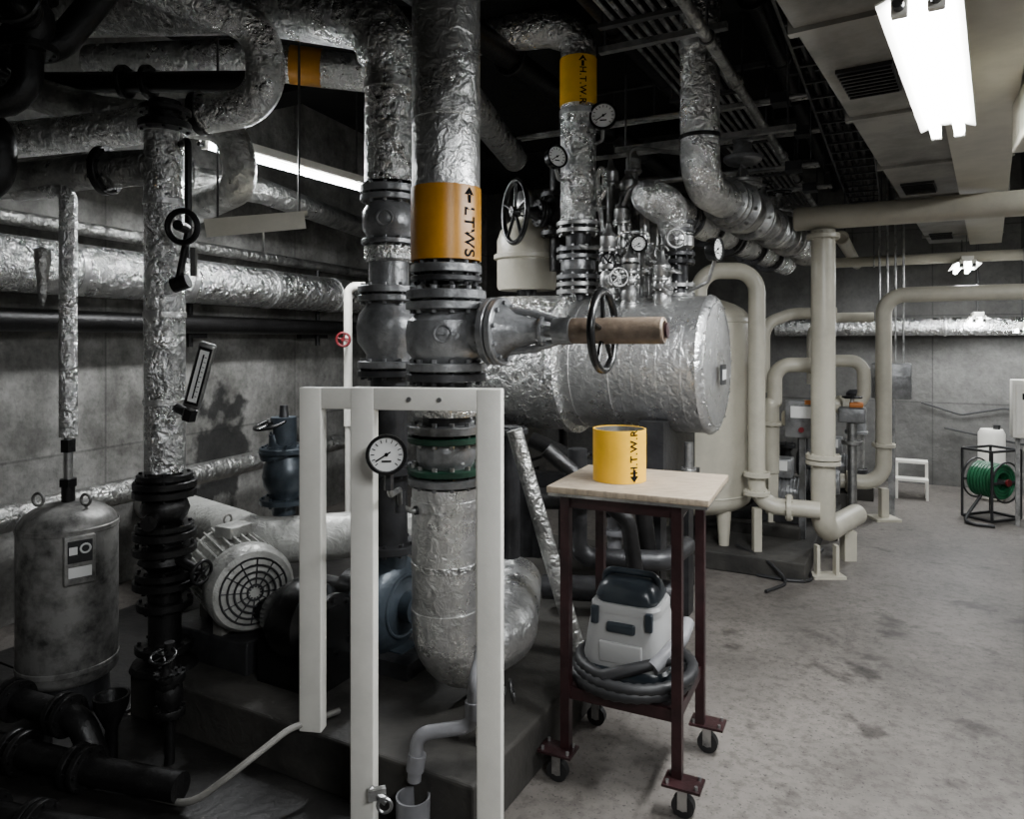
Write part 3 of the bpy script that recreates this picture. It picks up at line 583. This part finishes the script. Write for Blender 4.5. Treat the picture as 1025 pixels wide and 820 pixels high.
b=B('step_stool'); o=V((3.78,6.80,0))
for k,(w,h) in enumerate(((.27,.18),(.27,.33))):
    b.box(o+L*(.14*k)+Z*h,(w,.15,.022),white,RZ)
    for s_ in (-.125,.125): b.box(o+C*s_+L*(.14*k-.06)+Z*h/2,(.022,.022,h),white,RZ)
for s_ in (-.125,.125): b.box(o+C*s_+L*.2+Z*.16,(.022,.022,.33),white,RZ); b.box(o+C*s_+L*.07+Z*.08,(.018,.26,.02),white,RZ)
b.done()
b=B('hose_reel'); o=V((4.03,6.05,0)); ax=(C*.75-L*.66).normalized(); sx=Z.cross(ax)
for t in (-.13,.13):
    c=o+ax*t+Z*.32
    for s_ in (-.17,.17): b.cyl(o+ax*t+sx*s_+Z*.012,o+ax*t+sx*s_+Z*.58,.011,dgrey,8)
    for z in (.012,.32,.58): b.cyl(o+ax*t-sx*.17+Z*z,o+ax*t+sx*.17+Z*z,.011,dgrey,8)
    b.torus(c,ax,.165,.008,dgrey,30,8)
for s_ in (-.17,.17):
    for z in (.012,.58): b.cyl(o-ax*.13+sx*s_+Z*z,o+ax*.13+sx*s_+Z*z,.011,dgrey,8)
b.cyl(o-ax*.14+Z*.32,o+ax*.15+Z*.32,.02,steel,12); b.cyl(o+ax*.14+Z*.32,o+ax*.155+Z*.32,.03,redp,16)
for k in range(8):
    for R in (.085,.11,.135): b.torus(o+ax*(-.1+.028*k)+Z*.32,ax,R,.0135,greenh,28,8)
b.tube([o+Z*.2-sx*.12,o-sx*.3+Z*.03,o-sx*.42+ax*.1+Z*.015,o-sx*.3+ax*.25+Z*.015],.013,rubber,.12,10)
b.done()
for (o,d) in ((V((4.16,5.70,.95)),(.34,.16,.46)),):
    b=B('electrical_panel'); b.box(o,d,white,RZ,bev=.008); b.box(o-L*(d[1]/2+.004),(d[0]*.86,.008,d[2]*.86),white,RZ); b.box(o-L*(d[1]/2+.012)+C*d[0]*.33,(.02,.02,.05),black,RZ); b.box(o-L*(d[1]/2+.01)-C*.08+Z*.1,(.05,.004,.05),black,RZ)
    for s_ in (-.12,.12): b.box(o+C*s_+L*.05-Z*(o.z/2+d[2]/4),(.03,.03,o.z-d[2]/2),steel,RZ)
    b.cyl(o+Z*d[2]/2,V((o.x,o.y,H-.02)),.012,steel,10); b.done()
b=B('plastic_drum'); o=V((4.5,6.75,0)); b.rev([(0,0),(.09,0),(.11,.02),(.11,.25),(.115,.26),(.11,.27),(.11,.62),(.09,.66),(0,.66)],o,Z,white,28); b.cyl(o+Z*.66+C*.04,o+Z*.70+C*.04,.03,dgrey,14); b.done()
b=B('wall_cable'); pts=[P(.2+t*.35,8.56,.85-.12*math.sin(t*1.3)**2) for t in range(0,7)]; b.tube(pts,.010,rubber,.1,8); b.tube([P(.4,8.55,.6),P(1.2,8.55,.45),P(1.9,8.55,.65),P(2.5,8.55,.65)],.010,rubber,.2,8); b.done()

# ---------------------------------------------------------------- struts under exchanger
b=B('diagonal_strut'); b.cyl((.01,3.02,1.12),(.27,2.98,.22),.034,foil_d,16); b.cyl((.25,2.98,.02),(.28,2.98,.22),.05,steel,14); b.done()
b=B('steel_column'); b.cyl((-.01,3.15,.55),(-.01,3.15,1.12),.045,dgrey,18); b.flange((-.01,3.15,1.10),Z,.08,.025,dgrey,6); b.done()
for pts,r_,m_ in [([(.3,3.3,1.0),(.3,3.3,.5),(.7,3.25,.5),(.85,3.5,.5)],.045,dgrey),([(.1,3.6,1.0),(.6,3.35,.8),(.66,3.35,.3)],.04,iron),([(.5,3.5,.98),(.5,3.5,.15)],.035,pvc),([(.86,3.5,1.0),(.86,3.5,.72),(.80,3.5,.62)],.022,steel),([(.1,3.4,.75),(.8,3.35,.75)],.05,iron),([(.15,3.5,.3),(.78,3.4,.3)],.06,dgrey),([(.15,3.15,1.02),(.50,3.1,.72),(.60,3.1,.05)],.035,iron)]:
    b=B('drain_pipe'); b.tube(pts,r_,m_,.08,14); b.flange(V(pts[0]).lerp(V(pts[1]),.5),V(pts[1])-V(pts[0]),r_*1.7,.025,m_,6); b.done()

# ---------------------------------------------------------------- white guard frames
def guard(pl,pr_,z0l,z0r,zt,w):
    b=B('pipe_guard_frame'); pl=V((*pl,0)); pr_=V((*pr_,0)); d=(pr_-pl); a_=math.atan2(d.y,d.x)
    for p,z0 in ((pl,z0l),(pr_,z0r)):
        b.box(p+Z*(z0+zt)/2,(w,w*.6,zt-z0),white,a_,bev=.004)
    m=(pl+pr_)/2; b.box(m+Z*(zt-w*.45),(d.length-w+.002,w*.58,w*.9),white,a_,bev=.003)
    n=V((d.y,-d.x,0)).normalized()
    for t in (.38,.62): b.cyl(pl.lerp(pr_,t)+Z*(zt-w*.45),pl.lerp(pr_,t)+Z*(zt-w*.45)+n*(w*.4),.007,steel,8)
    return b
b=guard((-.435,2.12),(-.062,2.06),0,0,1.36,.072)
b.cyl((-.41,2.08,.20),(-.36,2.07,.17),.012,steel,10); b.torus((-.365,2.06,.165),(0,1,0),.02,.005,steel,16,6); b.box((-.39,2.075,.19),(.05,.02,.03),steel,.3); b.done()
b=guard((-.67,2.42),(-.075,2.33),.19,.19,1.34,.078); b.done()
b=B('condensate_drain')
b.tube([(-.10,2.36,.50),(-.10,2.24,.50),(-.115,2.17,.47),(-.115,2.17,.335),(-.285,2.17,.31),(-.295,2.17,.17)],.021,pvc,.045,14)
b.cyl((-.115,2.17,.36),(-.115,2.17,.41),.027,pvc,14); b.cyl((-.285,2.17,.25),(-.293,2.17,.20),.027,pvc,14); b.cyl((-.115,2.17,.45),(-.02,2.15,.45),.012,steel,8); b.wheel((-.0,2.15,.45),(1,0,.2),.03,.005,iron)
b.rev([(.03,0),(.050,.0),(.052,.13),(.046,.13),(.044,.06),(0,.06)],(-.297,2.16,.0),Z,pvc,24); b.done()

# ---------------------------------------------------------------- cart
ca=math.radians(-26); cc=V((.435,2.535,0)); ex=V((math.cos(ca),math.sin(ca),0)); ey=V((-math.sin(ca),math.cos(ca),0))
def K(u,v,z): return cc+ex*u+ey*v+Z*z
b=B('rolling_work_stand')
ta=math.radians(-24)
b.box(K(.020,0,.995),(.535,.46,.022),wood,ta,bev=.003); b.box(K(.020,0,.979),(.525,.45,.010),steel,ta)
hw,hd=.19,.18
for u in (-hw,hw):
    for v in (-hd,hd):
        b.box(K(u,v,.54),(.032,.032,.87),cartm,ca)
        b.box(K(u*1.12,v*1.1,.105),(.12,.085,.008),cartm,ca)
        for s_ in (-1,1):
            for t_ in (-1,1): b.cyl(K(u*1.12+.045*s_,v*1.1+.028*t_,.10),K(u*1.12+.045*s_,v*1.1+.028*t_,.12),.006,steel,6)
        w=K(u*1.12,v*1.1,.036); b.cyl(w-ey*.013-ex*0,w+ey*.013,.036,rubber,22); b.cyl(w-ey*.016,w+ey*.016,.014,steel,12)
        for s_ in (-.019,.019): b.box(w+ey*s_+Z*.03,(.03,.004,.075),steel,ca)
        b.cyl(w+Z*.06,w+Z*.07,.022,steel,14)
for z in (.950,.30):
    for v in (-hd,hd): b.box(K(0,v,z),(2*hw,.012,.04),cartm,ca)
    for u in (-hw,hw): b.box(K(u,0,z),(.012,2*hd,.04),cartm,ca)
b.box(K(0,0,.312),(2*hw-.01,2*hd-.01,.012),cartm,ca)
b.done()
o=K(-.052,-.02,0); r=.093; zb=1.007
b=B('pipe_label_sleeve')
b.rev([(r,0),(r,.180),(r-.004,.180),(r-.004,0),(r,0)],(o.x,o.y,zb),Z,yel,48)
b.rev([(r-.0045,.01),(r-.0045,.178),(r-.006,.178),(r-.006,.01)],(o.x,o.y,zb),Z,steel,40)
b.text_cyl('H.T.W.R',o.x,o.y,zb+.108,r,.42,.038,down=False)
b.arrow_cyl(o.x,o.y,zb+.026,r,.42,.044,-1)
b.done()
b=B('canister_vacuum_cleaner'); vz=.319
def ring(z,w,d,n=28,p=.45):
    return [K(math.copysign(abs(math.cos(2*math.pi*k/n))**p,math.cos(2*math.pi*k/n))*w/2,math.copysign(abs(math.sin(2*math.pi*k/n))**p,math.sin(2*math.pi*k/n))*d/2,z)-ex*.015 for k in range(n)]
def loft(b,secs,m):
    i=b.mi(m); rs=[[b.bm.verts.new(p) for p in s_] for s_ in secs]
    for A,Bq in zip(rs,rs[1:]):
        for k in range(len(A)): b.bm.faces.new([A[k],A[(k+1)%len(A)],Bq[(k+1)%len(A)],Bq[k]]).material_index=i
    b.bm.faces.new(rs[0][::-1]).material_index=i; b.bm.faces.new(rs[-1]).material_index=i
loft(b,[ring(vz+.0,.27,.24),ring(vz+.02,.31,.27),ring(vz+.06,.31,.27),ring(vz+.07,.29,.26)],vacd)
loft(b,[ring(vz+.065,.29,.26),ring(vz+.09,.30,.265),ring(vz+.20,.265,.235),ring(vz+.245,.245,.22)],vacw)
loft(b,[ring(vz+.243,.25,.225),ring(vz+.265,.25,.225),ring(vz+.275,.235,.21)],vacw)
loft(b,[ring(vz+.274,.215,.19),ring(vz+.29,.225,.2),ring(vz+.325,.20,.18),ring(vz+.345,.15,.13)],vacd)
b.box(K(-.015,-.123,vz+.205),(.10,.02,.035),vacd,ca,bev=.008); b.box(K(-.015,-.128,vz+.12),(.15,.014,.07),vacw,ca,bev=.006)
for u in (-.11,.08): b.box(K(u,-.115,vz+.235),(.026,.02,.06),vacd,ca,bev=.005)
b.tube([K(-.11,0,vz+.28),K(-.11,0,vz+.36),K(.08,0,vz+.36),K(.08,0,vz+.28)],.012,vacd,.03,10)
n=170; pts=[]
for k in range(n+1):
    a_=k/n*2*math.pi*2.25+2.9; R=.188+.012*math.sin(k*.07); pts.append(K(-.005+R*1.03*math.cos(a_),-.02+R*1.02*math.sin(a_),vz+.022+.042*k/n*1.1))
pts+= [K(.15,-.10,vz+.12),K(.16,-.05,vz+.16)]
b.tube(pts,lambda t:.0185 if int(t*len(pts)*1.0)%2 else .022,rubber,0,12)
b.tube([K(.10,-.14,vz+.10),K(.17,-.04,vz+.17),K(.17,.06,vz+.19)],.024,pvc,.05,14)
b.done()

# ---------------------------------------------------------------- lower-left floor pipes
for pts,r_ in [([(-2.0,2.55,.10),(-1.35,2.36,.08),(-1.05,2.28,.08)],.045),([(-2.1,2.72,.20),(-1.50,2.50,.18),(-1.42,2.47,.03)],.045),([(-1.8,2.22,.07),(-1.35,2.10,.07),(-.95,2.02,.07)],.045)]:
    b=B('floor_pipe'); b.tube(pts,r_,iron,.1,18); d=V(pts[1])-V(pts[0])
    for t in (.45,.51,.85,.91): b.flange(V(pts[0]).lerp(V(pts[1]),t),d,r_*1.6,.022,iron)
    q_=V(pts[0]).lerp(V(pts[1]),.7); b.box((q_.x,q_.y,q_.z/2),(.05,.05,q_.z),iron); b.done()
b=B('funnel_drain'); b.rev([(.02,0),(.02,.12),(.055,.2),(.06,.24),(.052,.24),(.015,.13),(0,.13)],(-1.42,2.55,.0),Z,iron); b.done()
b=B('foot_valve'); b.valve((-1.20,2.52,.26),Z,.03,.12,iron,(0,-.3,1),.07,.04); b.cyl((-1.20,2.52,.0),(-1.20,2.52,.44),.018,iron); b.done()
b=B('rubber_hose'); b.tube([(-1.18,2.32,.03),(-1.0,2.24,.05),(-.86,2.26,.15),(-.74,2.38,.21),(-.6,2.5,.21)],.011,crmd,.15,10); b.done()
b=B('drain_elbow'); b.tube([(-1.25,1.98,.08),(-.95,2.0,.08),(-.88,2.02,-.0)],.045,steel,.07,18); b.done()

# ---------------------------------------------------------------- ceiling services
dd=V((.553,.833,0)); dn=V((.833,-.553,0)); da=math.atan2(dn.y,dn.x)
b=B('air_duct'); mid=dd*4.3+dn*(-.194)+Z*2.62
b.box(mid,(.56,7.0,.44),crmd,da,bev=.006)
for l in (1.2,2.2,3.2,4.2,5.2,6.2,7.2): b.box(dd*l+dn*(-.194)+Z*2.62,(.59,.035,.47),crmd,da)
b.box(dd*4.3+dn*(-.03)+Z*2.385,(.24,7.0,.03),cream,da)
for l in (2.75,4.85,7.2):
    c=dd*l+dn*-.345+Z*2.396; b.box(c,(.17,.30,.02),dgrey,da)
    for k in range(8): b.box(c+dd*(-.13+.037*k)-Z*.012,(.16,.008,.012),iron,da)
b.done(False)
b=B('air_duct'); b.box(P(.62,2.9,2.82),(.5,.7,1.25),cream,RZ,bev=.006); b.box(P(.62,2.9,2.5),(.54,.74,.03),cream,RZ); b.done(False)
b=B('conduit_bundle')
for k in range(7): b.cyl(P(-1.18+.05*k,.6,3.0),P(-1.18+.05*k,8.5,3.0),.012,foil_d if k%2 else steel,8)
for k in range(4): b.cyl(P(-.50+.05*k,.6,3.05),P(-.50+.05*k,8.5,3.05),.010,rail if k%2 else dgrey,8)
for l in (2,3.2,4.4,5.6,6.8): b.box(P(-1.03,l,2.98),(.45,.04,.02),rail,RZ); b.cyl(P(-1.24,l,2.98),P(-1.24,l,H-.02),.006,rail,6); b.cyl(P(-.82,l,2.98),P(-.82,l,H-.02),.006,rail,6); b.box(P(-.42,l,3.03),(.3,.04,.02),dgrey,RZ)
b.done()
b=B('cable_tray')
for s_ in (-.13,.13): b.box(P(-.28+s_,4.8,2.78),(.012,7.2,.06),dgrey,RZ)
for k in range(29): b.box(P(-.28,1.3+.25*k,2.76),(.26,.02,.012),dgrey,RZ)
for k in range(4): b.cyl(P(-.37+.05*k,1.3,2.785),P(-.37+.05*k,8.2,2.785),.013,rubber,8)
for l in (2.4,4.2,5.6,7.2):
    for s_ in (-.14,.14): b.cyl(P(-.28+s_,l,2.74),P(-.28+s_,l,H-.02),.005,rail,6)
b.done()
for l,z in ((4.35,2.88),(4.95,2.62),(5.4,2.96),(5.9,2.66)):
    b=B('cross_conduit'); b.cyl(P(-2.3,l,z),P(-.45,l,z),.014,steel,8); b.cyl(P(-2.3,l+.06,z),P(-.45,l+.06,z),.011,foil_d,8)
    for c_ in (-2.0,-1.35,-.5): b.cyl(P(c_,l+.03,z),P(c_,l+.03,H-.02),.005,rail,6)
    b.box(P(-.6,l+.03,z),(.1,.12,.06),dgrey,RZ); b.done()
for c_,z,r_,m_ in ((-.62,3.16,.055,iron),(-.05,2.95,.04,iron),(-1.95,3.1,.07,iron),(-1.32,3.15,.05,iron),(.1,3.1,.05,iron),(-.70,2.75,.024,foil_d)):
    b=B('overhead_pipe'); b.cyl(P(c_,1.5,z),P(c_,8.55,z),r_,m_,18)
    for l in (3.0,4.5,6.0,7.5): b.cyl(P(c_,l,z),P(c_,l,3.22),.006,rail,6); b.torus(P(c_,l,z),L,r_+.004,.006,rail,20,6)
    for l in (3.6,5.2): b.flange(P(c_,l,z),L,r_*1.4,.03,m_,6)
    b.done()
for l in (3.1,4.7,6.1,7.5):
    b=B('steel_support_rail'); b.box(P(-.9,l,3.22),(2.6,.04,.03),rail,RZ)
    for c_ in (-2.1,-1.42,-.3,.3): b.cyl(P(c_,l,3.22),P(c_,l,H-.02),.006,rail,6)
    b.done()
b=B('steel_support_rail'); b.box(P(-1.0,3.35,2.93),(.62,.04,.03),steel,RZ); b.cyl(P(-1.28,3.35,2.93),P(-1.28,3.35,H-.02),.006,rail,6); b.cyl(P(-.72,3.35,2.93),P(-.72,3.35,H-.02),.006,rail,6); b.done()
b=B('steel_support_rail'); b.box(P(-.98,4.05,2.62),(1.0,.04,.03),steel,RZ); b.cyl(P(-1.42,4.05,2.62),P(-1.42,4.05,H-.02),.006,rail,6); b.cyl(P(-.52,4.05,2.62),P(-.52,4.05,H-.02),.006,rail,6); b.done()
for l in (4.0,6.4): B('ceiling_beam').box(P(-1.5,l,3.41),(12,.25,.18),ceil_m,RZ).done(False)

# ---------------------------------------------------------------- fluorescent lights
def fluo(p0,p1,w,energy,ntube=2,rods=H-.02,col=(.96,.98,1)):
    p0=V(p0); p1=V(p1); d=(p1-p0).normalized(); n=d.cross(Z).normalized(); ln=(p1-p0).length; m=(p0+p1)/2; a_=math.atan2(d.y,d.x)
    b=B('fluorescent_light')
    b.box(m+Z*.055,(ln+.06,w*.45,.045),white,a_,bev=.004)
    for s_ in (-1,1):
        M=Matrix.Rotation(a_,3,'Z')@Matrix.Rotation(-s_*.35,3,'X'); b.box(m+n*s_*w*-.36+Z*.025,(ln+.04,w*.34,.004),white,M=M)
    for k in range(ntube):
        o=n*(w*.22*(2*k-1) if ntube>1 else 0); b.cyl(p0+o,p1+o,.0165,tube_m,14)
        for p,s_ in ((p0,-1),(p1,1)):
            b.box(p+o+d*s_*.012+Z*.012,(.022,.034,.065),white,a_,bev=.004); b.cyl(p+o+d*s_*.0,p+o+d*s_*.05-Z*.0,.012,dgrey,10)
    for t in (.15,.85): b.cyl(p0.lerp(p1,t)+Z*.07,V((*p0.lerp(p1,t).xy,rods)),.005,rail,6)
    ob=b.done()
    li=bpy.data.lights.new('lamp','AREA'); li.shape='RECTANGLE'; li.size=ln; li.size_y=w*.7; li.energy=energy; li.color=col
    lo=bpy.data.objects.new('lamp',li); bpy.context.scene.collection.objects.link(lo); lo.location=m-Z*.025; lo.rotation_euler=(0,0,a_)
    lo.parent=ob; lo.matrix_parent_inverse=Matrix.Translation(-ob.location)
fluo((.915,1.62,2.25),(1.575,2.60,2.25),.165,85,rods=2.41)
fluo((-1.535,3.62,2.475),(-.90,4.78,2.475),.10,60,1)
fluo((3.80,6.0,2.12),(4.12,6.6,2.12),.20,28)
fluo((4.35,6.70,1.68),(4.50,6.98,1.68),.18,6)
fluo((4.68,6.55,1.58),(4.85,6.85,1.58),.18,5)
fluo(P(1.6,4.2,2.6),P(1.6,5.3,2.6),.2,52)  # unseen fixture, added right of the view to light the corridor
fluo(P(1.15,-.8,2.5),P(1.15,.4,2.5),.22,85)  # unseen fill fixture, added behind the camera to brighten surfaces facing it

w=bpy.data.worlds.new('World'); bpy.context.scene.world=w; w.use_nodes=True; w.node_tree.nodes['Background'].inputs[0].default_value=(.5,.52,.55,1); w.node_tree.nodes['Background'].inputs[1].default_value=.002
cam=bpy.data.cameras.new('Camera'); cam.sensor_width=36; cam.lens=720/1025*36; cam.shift_y=-70/1025; cam.clip_start=.05
co=bpy.data.objects.new('Camera',cam); co.location=(0,0,EYE); co.rotation_euler=(math.pi/2,0,0); bpy.context.scene.collection.objects.link(co); bpy.context.scene.camera=co
